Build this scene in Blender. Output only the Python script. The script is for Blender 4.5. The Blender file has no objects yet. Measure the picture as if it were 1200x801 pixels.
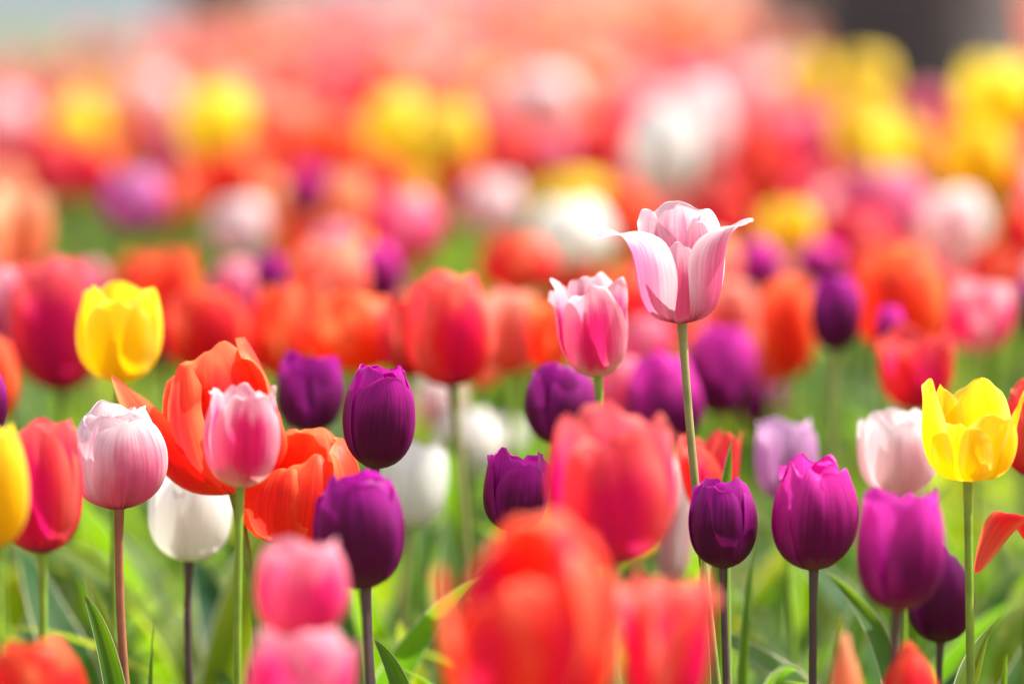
import bpy, math, random
import numpy as np
from mathutils import Vector, Matrix
R_ = math.radians

# ------------------------------------------------------------------ camera, world, sun, exposure
sc = bpy.context.scene
COL = sc.collection
D = 3.6                       # focus distance (m)
FPX = 1200 * 200 / 36.0       # focal length in photo pixels
PITCH = math.atan(620 / FPX)
CAM = Vector((0, 0, 0.85))
cam_d = bpy.data.cameras.new("camera")
cam = bpy.data.objects.new("camera", cam_d)
COL.objects.link(cam)
cam.location = CAM
cam.rotation_euler = (R_(90) - PITCH, 0, 0)
cam_d.lens = 200
cam_d.sensor_width = 36
cam_d.clip_start = 0.05
cam_d.clip_end = 3000
cam_d.dof.use_dof = True
cam_d.dof.focus_distance = D
cam_d.dof.aperture_fstop = 2.8
cam_d.dof.aperture_blades = 0
sc.camera = cam

SUN_EL, SUN_AZ = 56, 76       # azimuth measured from the view direction (+Y) towards +X
w = bpy.data.worlds.new("World")
sc.world = w
w.use_nodes = True
nt = w.node_tree
bg = nt.nodes["Background"]
sky = nt.nodes.new("ShaderNodeTexSky")
sky.sky_type = 'NISHITA'
sky.sun_disc = False
sky.sun_elevation = R_(SUN_EL)
sky.sun_rotation = R_(SUN_AZ)
sky.dust_density = 3.0
sky.air_density = 0.8
sky.ozone_density = 0.4
hs_ = nt.nodes.new("ShaderNodeHueSaturation"); hs_.inputs['Saturation'].default_value = 0.55
nt.links.new(sky.outputs[0], hs_.inputs['Color']); nt.links.new(hs_.outputs[0], bg.inputs[0])
bg.inputs[1].default_value = 0.15
sun_d = bpy.data.lights.new("sun", 'SUN')
sun_d.energy = 5.0
sun_d.angle = R_(0.8)
sun_d.color = (1.0, 0.93, 0.84)
sun = bpy.data.objects.new("sun", sun_d)
COL.objects.link(sun)
sdir = Vector((math.sin(R_(SUN_AZ)) * math.cos(R_(SUN_EL)), math.cos(R_(SUN_AZ)) * math.cos(R_(SUN_EL)), math.sin(R_(SUN_EL))))
sun.rotation_euler = sdir.to_track_quat('Z', 'Y').to_euler()
sun.location = sdir * 20
sc.view_settings.view_transform = 'Standard'
sc.view_settings.look = 'None'
sc.view_settings.gamma = 1
sc.view_settings.exposure = 1.0
sc.cycles.use_denoising = True
sc.cycles.max_bounces = 10
sc.cycles.diffuse_bounces = 5
sc.cycles.transmission_bounces = 6
sc.cycles.sample_clamp_indirect = 8

FW = Vector((0, math.cos(PITCH), -math.sin(PITCH)))
RT = Vector((1, 0, 0))
UP = Vector((0, math.sin(PITCH), math.cos(PITCH)))
def at(px, py, d):
    """point of the place seen in direction (px, py) at d focus distances along the view axis"""
    k = d * D
    return CAM + FW * k + RT * (k * (px - 600) / FPX) + UP * (k * (400.5 - py) / FPX)
def proj(p):
    q = Vector(p) - CAM
    k = q.dot(FW)
    return 600 + FPX * q.dot(RT) / k, 400.5 - FPX * q.dot(UP) / k, k / D
MM = D / FPX                  # metres per photo pixel at the focus distance

# ------------------------------------------------------------------ materials
def N(nt, t, **kw):
    n = nt.nodes.new(t)
    for k, v in kw.items(): setattr(n, k, v)
    return n
def val(nt, a, op, b=None, c=None, clamp=False):
    n = N(nt, "ShaderNodeMath", operation=op); n.use_clamp = clamp
    for i, x in enumerate((a, b, c)):
        if x is None: continue
        if isinstance(x, (int, float)): n.inputs[i].default_value = x
        else: nt.links.new(x, n.inputs[i])
    return n.outputs[0]
def sstep(nt, x, a, b, lo=0.0, hi=1.0):
    n = N(nt, "ShaderNodeMapRange", interpolation_type='SMOOTHSTEP')
    nt.links.new(x, n.inputs[0])
    for i, v in enumerate((a, b, lo, hi)): n.inputs[1 + i].default_value = v
    return n.outputs[0]
def mix(nt, f, a, b, mode='MIX'):
    n = N(nt, "ShaderNodeMix", data_type='RGBA', blend_type=mode)
    for i, x in ((0, f), (6, a), (7, b)):
        if isinstance(x, (int, float)): n.inputs[i].default_value = x
        elif isinstance(x, tuple): n.inputs[i].default_value = (*x, 1)
        else: nt.links.new(x, n.inputs[i])
    return n.outputs[2]
def noise(nt, vec, scale, detail=3, rough=0.5):
    n = N(nt, "ShaderNodeTexNoise")
    n.inputs['Scale'].default_value = scale; n.inputs['Detail'].default_value = detail
    n.inputs['Roughness'].default_value = rough
    if vec is not None: nt.links.new(vec, n.inputs['Vector'])
    return n.outputs[0]
def newmat(name):
    m = bpy.data.materials.new(name); m.use_nodes = True
    nt = m.node_tree; nt.nodes.clear()
    return m, nt
def uvs(nt, stretch):
    uv = N(nt, "ShaderNodeUVMap"); uv.uv_map = "UVMap"
    s = N(nt, "ShaderNodeSeparateXYZ"); nt.links.new(uv.outputs[0], s.inputs[0])
    fr = val(nt, s.outputs[0], 'FRACT')
    au = val(nt, val(nt, val(nt, fr, 'SUBTRACT', 0.5), 'ABSOLUTE'), 'MULTIPLY', 2.0)
    v = s.outputs[1]
    c = N(nt, "ShaderNodeCombineXYZ")
    oi = N(nt, "ShaderNodeObjectInfo")
    nt.links.new(val(nt, s.outputs[0], 'MULTIPLY', stretch), c.inputs[0])
    nt.links.new(val(nt, v, 'MULTIPLY', 1.6), c.inputs[1])
    nt.links.new(val(nt, oi.outputs['Random'], 'MULTIPLY', 37.0), c.inputs[2])
    return au, v, c.outputs[0], oi.outputs['Random']
def sheet_shader(nt, col, trans_col, trans, rough, spec, bump_src, bump, coat=0.0):
    p = N(nt, "ShaderNodeBsdfPrincipled")
    nt.links.new(col, p.inputs['Base Color'])
    p.inputs['Roughness'].default_value = rough
    p.inputs['Specular IOR Level'].default_value = spec
    b = N(nt, "ShaderNodeBump"); b.inputs['Strength'].default_value = bump; b.inputs['Distance'].default_value = 0.002
    nt.links.new(bump_src, b.inputs['Height']); nt.links.new(b.outputs[0], p.inputs['Normal'])
    t = N(nt, "ShaderNodeBsdfTranslucent"); nt.links.new(trans_col, t.inputs[0]); nt.links.new(b.outputs[0], t.inputs['Normal'])
    ms = N(nt, "ShaderNodeMixShader"); ms.inputs[0].default_value = trans
    nt.links.new(p.outputs[0], ms.inputs[1]); nt.links.new(t.outputs[0], ms.inputs[2])
    o = N(nt, "ShaderNodeOutputMaterial"); nt.links.new(ms.outputs[0], o.inputs[0])

def petal_mat(name, base, mid, tip, edge=None, edge_amt=0.0, edge_w=0.6, flame=None, flame_amt=0.0,
              flame_w=0.5, trans=0.5, b0=0.02, b1=0.28, t0=0.6, t1=1.0, var=0.10):
    m, nt = newmat(name)
    au, v, svec, rnd = uvs(nt, 26.0)
    st = noise(nt, svec, 1.0, 4, 0.6)
    c2 = N(nt, "ShaderNodeMapping"); c2.inputs['Scale'].default_value = (0.12, 2.0, 1)
    nt.links.new(svec, c2.inputs[0])
    big = noise(nt, c2.outputs[0], 1.0, 2, 0.5)
    off = val(nt, val(nt, st, 'SUBTRACT', 0.5), 'MULTIPLY', 0.30)
    off2 = val(nt, val(nt, big, 'SUBTRACT', 0.5), 'MULTIPLY', 0.35)
    vv = val(nt, val(nt, v, 'ADD', off), 'ADD', off2)
    col = mix(nt, sstep(nt, vv, b0, b1), base, mid)
    col = mix(nt, sstep(nt, vv, t0, t1), col, tip)
    if flame:
        a = val(nt, au, 'ADD', off)
        f = val(nt, sstep(nt, a, flame_w * 0.35, flame_w, 1.0, 0.0), 'MULTIPLY', sstep(nt, vv, 0.08, 0.3))
        f = val(nt, f, 'MULTIPLY', sstep(nt, vv, 0.66, 0.9, 1.0, 0.0))
        col = mix(nt, val(nt, f, 'MULTIPLY', flame_amt), col, flame)
    if edge:
        e = sstep(nt, val(nt, val(nt, au, 'ADD', off), 'ADD', off2), edge_w, 1.0)
        e = val(nt, e, 'MULTIPLY', sstep(nt, v, 0.1, 0.5))
        col = mix(nt, val(nt, e, 'MULTIPLY', edge_amt), col, edge)
    h = N(nt, "ShaderNodeHueSaturation")
    nt.links.new(col, h.inputs['Color'])
    sv = sstep(nt, st, 0.25, 0.75, 1 - var * 1.3, 1 + var)
    rv = val(nt, val(nt, rnd, 'MULTIPLY', 0.16), 'ADD', 0.92)
    nt.links.new(val(nt, sv, 'MULTIPLY', rv), h.inputs['Value'])
    nt.links.new(val(nt, val(nt, rnd, 'MULTIPLY', 0.016), 'ADD', 0.492), h.inputs['Hue'])
    g = N(nt, "ShaderNodeGamma"); g.inputs[1].default_value = 0.85
    nt.links.new(h.outputs[0], g.inputs[0])
    sheet_shader(nt, h.outputs[0], g.outputs[0], trans, 0.45, 0.3, st, 0.2)
    return m

PM = {
 'red':     petal_mat('red_petal', (.42,.03,.10), (.87,.022,.03), (.92,.09,.06), (.95,.22,.12), .75, .45, (.66,.006,.12), .7, .5, trans=.58),  # orange edges, with some sky gleam put into tip and edge colours
 'rosered': petal_mat('rose_red_petal', (.34,.03,.12), (.87,.03,.075), (.91,.12,.13), (.95,.26,.18), .8, .45, (.74,.003,.15), .95, .6, trans=.58),  # salmon edge is partly the waxy sky reflection, painted in
 'orange':  petal_mat('orange_red_petal', (.80,.18,.03), (.91,.05,.022), (.94,.13,.05), (.96,.32,.10), .75, .45, (.84,.02,.02), .7, .5, trans=.58),
 'salmon':  petal_mat('salmon_petal', (.78,.25,.14), (.93,.22,.14), (.95,.40,.27), (.95,.47,.33), .6, .5, (.87,.09,.11), .5, .5, trans=.58),
 'peach':   petal_mat('peach_petal', (.88,.5,.2), (.94,.36,.15), (.96,.55,.30), (.96,.62,.40), .6, .5, trans=.58),
 'purple':  petal_mat('purple_petal', (.20,.07,.08), (.14,.001,.07), (.48,.008,.32), (.48,.02,.36), .6, .55, None, 0, .5, trans=.48, t0=.5, var=.12),  # dark body and bright tips: shade and lit tops put into the colour
 'magenta': petal_mat('magenta_petal', (.32,.12,.14), (.22,.001,.11), (.90,.04,.50), (.75,.04,.45), .6, .5, None, 0, .5, trans=.52, t0=.42, var=.11),  # shaded lower body and hot lit top painted into mid and tip
 'hotpink': petal_mat('hot_pink_petal', (.80,.64,.48), (.88,.14,.36), (.94,.52,.58), (.95,.62,.64), .85, .4, (.84,.006,.18), .9, .6, trans=.55, b0=.1, b1=.45),
 'rose':    petal_mat('rose_petal', (.6,.10,.24), (.90,.10,.32), (.94,.38,.48), (.94,.42,.50), .6, .5, (.84,.01,.26), .7, .5, trans=.58),
 'palepink':petal_mat('pale_pink_petal', (.32,.03,.08), (.86,.20,.35), (.92,.76,.77), (.93,.87,.87), .95, .38, (.84,.15,.32), .65, .6, trans=.56, b0=.0, b1=.22, t0=.45, t1=.85),  # white edges its own; sunlit white top put into the tip colour
 'blush':   petal_mat('blush_petal', (.34,.03,.08), (.82,.24,.38), (.88,.60,.66), (.90,.74,.77), .9, .42, (.82,.12,.28), .8, .6, trans=.54, b0=.0, b1=.22, t0=.45, t1=.9),
 'whitepink':petal_mat('white_pink_petal', (.75,.45,.42), (.90,.60,.62), (.93,.85,.82), (.93,.87,.84), .9, .4, (.87,.42,.48), .6, .5),
 'mauve':   petal_mat('mauve_petal', (.5,.15,.3), (.62,.08,.36), (.78,.26,.56), (.80,.34,.60), .7, .5),
 'lilac':   petal_mat('lilac_petal', (.5,.3,.42), (.62,.24,.54), (.80,.50,.74), (.84,.56,.78), .7, .5),
 'yellow':  petal_mat('yellow_petal', (.80,.60,.02), (.94,.65,.002), (.95,.72,.02), (.95,.79,.14), .6, .5, None, 0, .5, trans=.55, var=.05),
 'lemon':   petal_mat('lemon_petal', (.85,.68,.04), (.95,.76,.015), (.96,.82,.08), (.96,.86,.2), .6, .5, None, 0, .5, trans=.58, var=.05),
 'white':   petal_mat('white_petal', (.70,.72,.45), (.90,.89,.84), (.92,.91,.89), None, 0, .5, None, 0, .5, trans=.55, var=.04),
}
def leaf_mat(name, a, b, ta, tb, margin=(.75,.72,.5)):
    m, nt = newmat(name)
    au, v, svec, rnd = uvs(nt, 34.0)
    st = noise(nt, svec, 1.0, 3, 0.6)
    geo = N(nt, "ShaderNodeTexCoord")
    pn = noise(nt, geo.outputs['Object'], 14.0, 3, 0.5)
    f = val(nt, val(nt, pn, 'MULTIPLY', .7), 'ADD', val(nt, rnd, 'MULTIPLY', .35))
    f = sstep(nt, f, .25, .8)
    col = mix(nt, f, a, b); tcol = mix(nt, f, ta, tb)
    dry = val(nt, sstep(nt, v, .93, 1.02), 'MULTIPLY', .7)
    col = mix(nt, dry, col, (.45,.33,.12)); tcol = mix(nt, dry, tcol, (.5,.4,.12))
    e = val(nt, sstep(nt, au, .90, .97), 'MULTIPLY', .8)
    col = mix(nt, e, col, margin); tcol = mix(nt, e, tcol, margin)
    s = sstep(nt, st, .3, .7, .78, 1.15)
    h = N(nt, "ShaderNodeHueSaturation"); nt.links.new(col, h.inputs['Color']); nt.links.new(s, h.inputs['Value'])
    h2 = N(nt, "ShaderNodeHueSaturation"); nt.links.new(tcol, h2.inputs['Color']); nt.links.new(s, h2.inputs['Value'])
    sheet_shader(nt, h.outputs[0], h2.outputs[0], .5, .48, .2, st, .35)
    return m
M_LEAF = leaf_mat('tulip_leaf', (.022,.085,.028), (.05,.13,.02), (.16,.42,.01), (.32,.55,.006))
M_LEAFY = leaf_mat('young_tulip_leaf', (.07,.15,.012), (.15,.19,.012), (.40,.60,.008), (.60,.62,.012))
M_LEAFD = leaf_mat('dark_tulip_leaf', (.012,.055,.03), (.03,.09,.035), (.05,.22,.02), (.12,.34,.02))
def stem_mat(name, lo, hi):
    m, nt = newmat(name)
    tc = N(nt, "ShaderNodeTexCoord")
    uv = N(nt, "ShaderNodeUVMap"); uv.uv_map = "UVMap"
    s = N(nt, "ShaderNodeSeparateXYZ"); nt.links.new(uv.outputs[0], s.inputs[0])
    n = noise(nt, tc.outputs['Object'], 60, 3)
    n2 = noise(nt, tc.outputs['Object'], 7, 2)
    f = val(nt, s.outputs[1], 'ADD', val(nt, val(nt, n2, 'SUBTRACT', .5), 'MULTIPLY', .6))
    c = mix(nt, sstep(nt, f, .35, .85), lo, hi)
    h = N(nt, "ShaderNodeHueSaturation"); nt.links.new(c, h.inputs['Color'])
    nt.links.new(sstep(nt, n, .3, .7, .8, 1.15), h.inputs['Value'])
    p = N(nt, "ShaderNodeBsdfPrincipled"); nt.links.new(h.outputs[0], p.inputs['Base Color'])
    p.inputs['Roughness'].default_value = .42
    p.inputs['Subsurface Weight'].default_value = .25
    p.inputs['Subsurface Radius'].default_value = (.004,.006,.002)
    p.inputs['Subsurface Scale'].default_value = .6
    o = N(nt, "ShaderNodeOutputMaterial"); nt.links.new(p.outputs[0], o.inputs[0])
    return m
SM = {'green': stem_mat('green_stem', (.13,.28,.03), (.22,.36,.04)),
      'brown': stem_mat('brown_stem', (.20,.30,.05), (.36,.13,.08)),
      'olive': stem_mat('olive_stem', (.16,.24,.05), (.27,.27,.09)),
      'dark':  stem_mat('dark_stem', (.10,.16,.05), (.085,.05,.06))}

def simple_mat(name, c1, c2, scale, rough=.9, bump=.6, dist=.01, c3=None):
    m, nt = newmat(name)
    tc = N(nt, "ShaderNodeTexCoord")
    n = noise(nt, tc.outputs['Object'], scale, 6, .65)
    col = mix(nt, sstep(nt, n, .35, .65), c1, c2)
    if c3:
        n3 = noise(nt, tc.outputs['Object'], scale * .13, 3, .5)
        col = mix(nt, sstep(nt, n3, .45, .65), col, c3)
    p = N(nt, "ShaderNodeBsdfPrincipled"); nt.links.new(col, p.inputs['Base Color'])
    p.inputs['Roughness'].default_value = rough
    b = N(nt, "ShaderNodeBump"); b.inputs['Strength'].default_value = bump; b.inputs['Distance'].default_value = dist
    nt.links.new(n, b.inputs['Height']); nt.links.new(b.outputs[0], p.inputs['Normal'])
    o = N(nt, "ShaderNodeOutputMaterial"); nt.links.new(p.outputs[0], o.inputs[0])
    return m
M_SOIL = simple_mat('soil', (.20,.13,.075), (.36,.25,.15), 38, c3=(.28,.2,.12))
M_LAWN = simple_mat('lawn', (.10,.125,.03), (.165,.165,.045), 9, c3=(.14,.15,.04))
M_PATH = simple_mat('path', (.075,.105,.12), (.12,.15,.165), 14, c3=(.06,.09,.10))
M_BARK = simple_mat('bark', (.065,.055,.052), (.13,.11,.10), 22, bump=1, dist=.03)
M_CROWN = simple_mat('tree_leaf', (.05,.10,.02), (.09,.16,.03), 3)

# ------------------------------------------------------------------ mesh helpers
def mesh_from(name, V, F, UV=None, mats=(), mi=None, smooth=True):
    me = bpy.data.meshes.new(name)
    V = np.asarray(V, np.float32); F = np.asarray(F, np.int32)
    me.vertices.add(len(V)); me.vertices.foreach_set('co', V.ravel())
    k = F.shape[1]
    me.loops.add(F.size); me.loops.foreach_set('vertex_index', F.ravel())
    me.polygons.add(len(F))
    me.polygons.foreach_set('loop_start', np.arange(0, F.size, k, dtype=np.int32))
    me.polygons.foreach_set('loop_total', np.full(len(F), k, np.int32))
    if UV is not None:
        l = me.uv_layers.new(name='UVMap')
        l.data.foreach_set('uv', np.asarray(UV, np.float32)[F.ravel()].ravel())
    for m in mats: me.materials.append(m)
    if mi is not None: me.polygons.foreach_set('material_index', np.asarray(mi, np.int32))
    me.update(calc_edges=True)
    me.polygons.foreach_set('use_smooth', np.full(len(F), smooth, bool))
    me.validate()
    return me
def grid_faces(nv, nu):
    a = np.arange(nv * nu).reshape(nv, nu)
    return np.stack([a[:-1, :-1], a[:-1, 1:], a[1:, 1:], a[1:, :-1]], -1).reshape(-1, 4)
def link(name, me, parent=None, loc=(0, 0, 0), rot=(0, 0, 0)):
    o = bpy.data.objects.new(name, me); COL.objects.link(o)
    o.location = loc; o.rotation_euler = rot
    if parent: o.parent = parent
    return o
def cat_parts(parts):
    V, F, U, off = [], [], [], 0
    for v, f, u in parts:
        V.append(v); F.append(f + off); U.append(u); off += len(v)
    return np.concatenate(V), np.concatenate(F), np.concatenate(U)

def bez(P, t):
    P = np.array(P, float); n = len(P) - 1
    out = 0
    for i in range(n + 1):
        out = out + (math.comb(n, i) * (1 - t) ** (n - i) * t ** i)[:, None] * P[i]
    return out

# a petal: prof = control points (radius, height) of its midline; W half width; cup radius factor
def petal(rng, phi, prof, W=1.1, cup=1.0, tip=2.4, vm=.5, hs=1.0, curl=0.0, ruf=.03, roll=.06, nu=11, nv=16, k=0,
          skew=0.0, flat=0.0, cusp=.02):
    v = np.linspace(0, 1, nv); v = 1 - (1 - v) ** 1.7
    c = bez(prof, v); r = c[:, 0]; z = c[:, 1] * hs
    base = np.sin(np.clip(v / vm, 0, 1) * math.pi / 2) ** .75
    x = np.clip((v - vm) / (1 - vm), 0, 1)
    tipf = (1 - x ** tip) ** (1 / 1.75)
    wv = W * np.maximum(base, .16) * tipf
    u = np.linspace(-1, 1, nu)[None, :]
    rmax = r.max()
    rc = np.maximum(np.maximum(r, .35 * rmax), .55 * np.minimum(wv + 1e-6, rmax)) * cup
    rc = rc + flat * rmax * v ** 2
    th = u * (wv / rc)[:, None]
    th = np.clip(th, -1.5, 1.5)
    lx = r[:, None] - rc[:, None] * (1 - np.cos(th))
    ly = rc[:, None] * np.sin(th)
    vv = v[:, None]
    s = u * (wv / W)[:, None]; sa = np.abs(s)
    lx = lx + roll * u * np.sin(vv * math.pi * .9) + curl * u ** 2 * vv ** 2
    lx = lx - .045 * np.exp(-(s / .12) ** 2) * np.sin(vv * math.pi)
    ph = rng.uniform(0, 6.28, 6); fr = rng.uniform(.7, 1.3, 4)
    au = np.abs(u)
    lx = lx + ruf * (np.sin(vv * 9 * fr[0] + ph[0] + 1.5 * np.sign(u)) * au ** 2 * vv + .7 * np.sin(vv * 17 * fr[1] + u * 3 + ph[1]) * au ** 3 * vv
                     + .8 * np.sin(s * 4.3 * fr[2] + ph[2]) * vv ** 4)
    zz = z[:, None] + 0 * u
    zz = zz + ruf * .7 * np.sin(s * 6 * fr[3] + ph[3]) * vv ** 3 + ruf * .3 * np.sin(s * 14 + ph[4]) * vv ** 4
    zz = zz + cusp * np.exp(-(sa / .12) ** 1.3) * vv ** 6
    lx = lx + ruf * .6 * np.sin(s * 8 * fr[1] + ph[5]) * vv ** 3
    ly = ly + skew * vv ** 2
    cp, sp = math.cos(phi), math.sin(phi)
    X = lx * cp - ly * sp; Y = lx * sp + ly * cp
    V = np.stack([X, Y, zz], -1).reshape(-1, 3)
    UV = np.stack([(u + 1) / 2 * .998 + .001 + k + 0 * vv, vv + 0 * u], -1).reshape(-1, 2)
    return V, grid_faces(nv, nu), UV

PROF = {
 'egg':    [(.10,0),(1.05,.03),(1.30,.45),(.95,.88),(.22,1.0)],
 'cup':    [(.10,0),(.98,.05),(1.25,.42),(1.02,.82),(.62,1.0)],
 'goblet': [(.10,0),(1.0,.05),(1.18,.38),(1.02,.78),(.88,1.0)],
 'open':   [(.10,0),(1.05,-.02),(1.02,.36),(1.10,.72),(1.28,1.0)],
 'wide':   [(.10,0),(1.0,.03),(1.08,.4),(1.0,.75),(1.12,1.0)],
 'flare':  [(.10,0),(1.12,.02),(.85,.42),(.80,.75),(1.55,1.0)],
 'bud':    [(.10,0),(1.0,0),(1.25,.35),(.75,.75),(.02,1.0)],
}
def head_parts(style, rng, nu=11, nv=16, phi0=None, ruf=.028):
    P = PROF[style]
    r = bez(P, np.linspace(0, 1, 40))[:, 0].max()
    P = [(a / r, b) for a, b in P]
    p0 = rng.uniform(0, 2.09) if phi0 is None else phi0
    out = []
    W = {'egg': 1.22, 'cup': 1.15, 'goblet': 1.05, 'open': .80, 'wide': .98, 'flare': .86, 'bud': 1.15}[style]
    tip = {'egg': 2.0, 'cup': 2.5, 'goblet': 2.8, 'open': 2.1, 'wide': 2.2, 'flare': 1.9, 'bud': 1.6}[style]
    for i in range(3):
        j = rng.uniform(-.12, .12)
        Pi = [(a * .90 if q else a, b) for q, (a, b) in enumerate(P)]
        out.append(petal(rng, p0 + math.pi / 3 + i * 2.0944 + j, Pi, W * .97, 1.0, tip + rng.uniform(-.3, .3), .5,
                         rng.uniform(.96, 1.03), rng.uniform(-.06, .06), ruf * rng.uniform(.7, 1.4), .05, nu, nv, k=i))
    for i in range(3):
        j = rng.uniform(-.12, .12)
        Pi = list(P); a, b = Pi[-1]; Pi[-1] = (a + rng.uniform(-.12, .16), b)
        a, b = Pi[-2]; Pi[-2] = (a + rng.uniform(-.05, .07), b)
        out.append(petal(rng, p0 + i * 2.0944 + j, Pi, W * rng.uniform(.92, 1.03), 1.04, tip + rng.uniform(-.3, .3), .48,
                         rng.uniform(.88, .99), rng.uniform(-.03, .10), ruf * rng.uniform(.7, 1.4), .06, nu, nv, k=3 + i))
    return out

def A(d): return R_(d)
def lily_parts(rng, nu=23, nv=36):
    o = []
    o.append(petal(rng, A(86),  [(.1,0),(1.0,.02),(1.05,.4),(.9,.8),(.72,1.0)], 1.26, 1.25, 3.0, .6, 1.0, .05, .035, .02, nu, nv, 0, cusp=.02))
    o.append(petal(rng, A(143), [(.1,0),(1.05,.02),(1.0,.4),(.85,.7),(.80,.97)], .85, 1.1, 3.2, .55, .97, .10, .05, .05, nu, nv, 1, cusp=.0))
    o.append(petal(rng, A(35),  [(.1,0),(1.05,.02),(1.0,.4),(.8,.7),(.62,.9)], .80, 1.1, 2.6, .5, .97, .06, .04, .05, nu, nv, 2))
    o.append(petal(rng, A(-88), [(.1,0),(.85,.02),(.86,.25),(.62,.5),(.45,.70)], .66, 1.1, 2.2, .5, .98, .0, .03, .0, nu, nv, 3))
    o.append(petal(rng, A(-156), [(.1,0),(1.20,.02),(1.05,.36),(.72,.92),(2.0,.80)], 1.10, 1.0, 3.2, .62, 1.0, .06, .03, -.03, nu, nv, 4, flat=.1, cusp=.0))
    o.append(petal(rng, A(-25),  [(.1,0),(1.18,.02),(1.02,.36),(.72,.91),(1.80,.86)], .98, 1.0, 2.1, .58, 1.0, .06, .03, .03, nu, nv, 5, flat=.1, cusp=.0))
    return o
def openred_parts(rng, nu=21, nv=28):
    o = []
    o.append(petal(rng, A(75),  [(.1,0),(1.1,.02),(1.2,.4),(1.0,.85),(.55,1.0)], 1.1, 1.1, 2.8, .55, 1.0, -.06, .05, .03, nu, nv, 0))
    o.append(petal(rng, A(20),  [(.1,0),(1.1,.02),(1.25,.4),(1.1,.8),(.75,.98)], .85, 1.1, 2.8, .5, 1.0, -.10, .06, .05, nu, nv, 1))
    o.append(petal(rng, A(140), [(.1,0),(1.1,.02),(1.2,.4),(1.1,.8),(.7,.95)], .95, 1.0, 2.6, .5, .93, .05, .05, -.05, nu, nv, 2))
    o.append(petal(rng, A(-135), [(.1,0),(1.12,.02),(1.2,.4),(1.1,.8),(.72,.98)], .70, 1.0, 2.4, .5, .95, -.08, .05, .1, nu, nv, 3))
    o.append(petal(rng, A(-45), [(.1,0),(1.12,.02),(1.2,.35),(1.0,.6),(.9,.72)], .95, 1.1, 2.6, .5, .9, .05, .05, .05, nu, nv, 4))
    o.append(petal(rng, A(-142), [(.1,0),(1.2,.0),(1.1,.32),(1.15,.60),(1.25,.93)], .66, 1.3, 1.7, .45, 1.0, .0, .03, -.05, nu, nv, 5, cusp=0, skew=-1.35))
    return o
def openyellow_parts(rng, nu=21, nv=28):
    o = []
    o.append(petal(rng, A(70),  [(.1,0),(1.1,.02),(1.05,.4),(.95,.75),(.95,.98)], .82, 1.2, 2.6, .55, .98, .0, .035, .0, nu, nv, 0))
    o.append(petal(rng, A(128), [(.1,0),(1.15,-.02),(1.05,.4),(.95,.7),(.95,.92)], .66, 1.1, 2.0, .5, .95, .0, .03, .03, nu, nv, 1))
    o.append(petal(rng, A(-156), [(.1,0),(1.1,.02),(1.15,.4),(1.05,.75),(1.02,1.06)], .80, 1.1, 1.5, .5, .98, .05, .03, .05, nu, nv, 2, cusp=.0))
    o.append(petal(rng, A(-22),  [(.1,0),(1.12,.02),(1.05,.4),(1.0,.7),(1.25,.97)], .60, 1.0, 1.5, .5, .96, .05, .03, -.05, nu, nv, 3, cusp=.0))
    o.append(petal(rng, A(-62), [(.1,0),(1.14,.0),(1.12,.32),(1.0,.6),(1.0,.74)], .80, 1.1, 2.2, .5, .98, .04, .03, .04, nu, nv, 4))
    o.append(petal(rng, A(-106), [(.1,0),(1.14,.0),(1.10,.32),(1.0,.56),(1.0,.66)], .78, 1.1, 2.2, .5, .95, .04, .03, .04, nu, nv, 5))
    return o
def droop_parts(rng, nu=19, nv=26):
    o = head_parts('open', rng, nu, nv, phi0=.4)[:5]
    o.append(petal(rng, A(-128), [(.1,0),(1.0,.15),(1.3,.75),(1.7,1.0),(1.75,-.12)], .86, 1.6, 1.7, .5, 1.0, -.06, .03, .03, nu, nv, 5, cusp=.02, skew=-1.75))
    return o
def folded_parts(rng, nu=21, nv=26):
    o = []
    o.append(petal(rng, A(60),  [(.1,0),(1.1,.02),(1.25,.45),(1.1,.9),(.4,1.0)], 1.2, 1.05, 3.0, .55, 1.0, -.05, .04, .03, nu, nv, 0))
    o.append(petal(rng, A(130),  [(.1,0),(1.1,.02),(1.2,.45),(1.05,.85),(.45,.98)], 1.1, 1.05, 2.8, .55, .97, -.05, .05, -.03, nu, nv, 1))
    o.append(petal(rng, A(0),  [(.1,0),(1.1,.02),(1.25,.45),(1.1,.85),(.6,.96)], 1.0, 1.05, 2.8, .5, .98, -.1, .05, .05, nu, nv, 2))
    o.append(petal(rng, A(-60),  [(.1,0),(1.1,.02),(1.2,.4),(1.0,.75),(.55,.84)], .9, 1.05, 2.2, .5, .95, -.1, .05, .08, nu, nv, 3))
    o.append(petal(rng, A(-125),  [(.1,0),(1.1,.02),(1.2,.35),(1.0,.65),(.7,.72)], .8, 1.05, 1.9, .5, .95, -.12, .05, -.08, nu, nv, 4))
    o.append(petal(rng, A(-178), [(.1,0),(1.3,-.02),(1.15,.4),(1.2,.7),(1.25,.78)], .6, .95, 2.0, .5, .95, .0, .05, .0, nu, nv, 5))
    return o
SPECIAL = {'lily': lily_parts, 'openred': openred_parts, 'openyellow': openyellow_parts, 'droop': droop_parts, 'folded': folded_parts}

def head_mesh(style, kind, seed, fine=False, phi0=None, ruf=.028):
    rng = np.random.default_rng(seed)
    if style in SPECIAL: parts = SPECIAL[style](rng)
    else: parts = head_parts(style, rng, 17 if fine else 11, 24 if fine else 15, phi0, ruf)
    V, F, U = cat_parts(parts)
    return V, F, U

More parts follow.
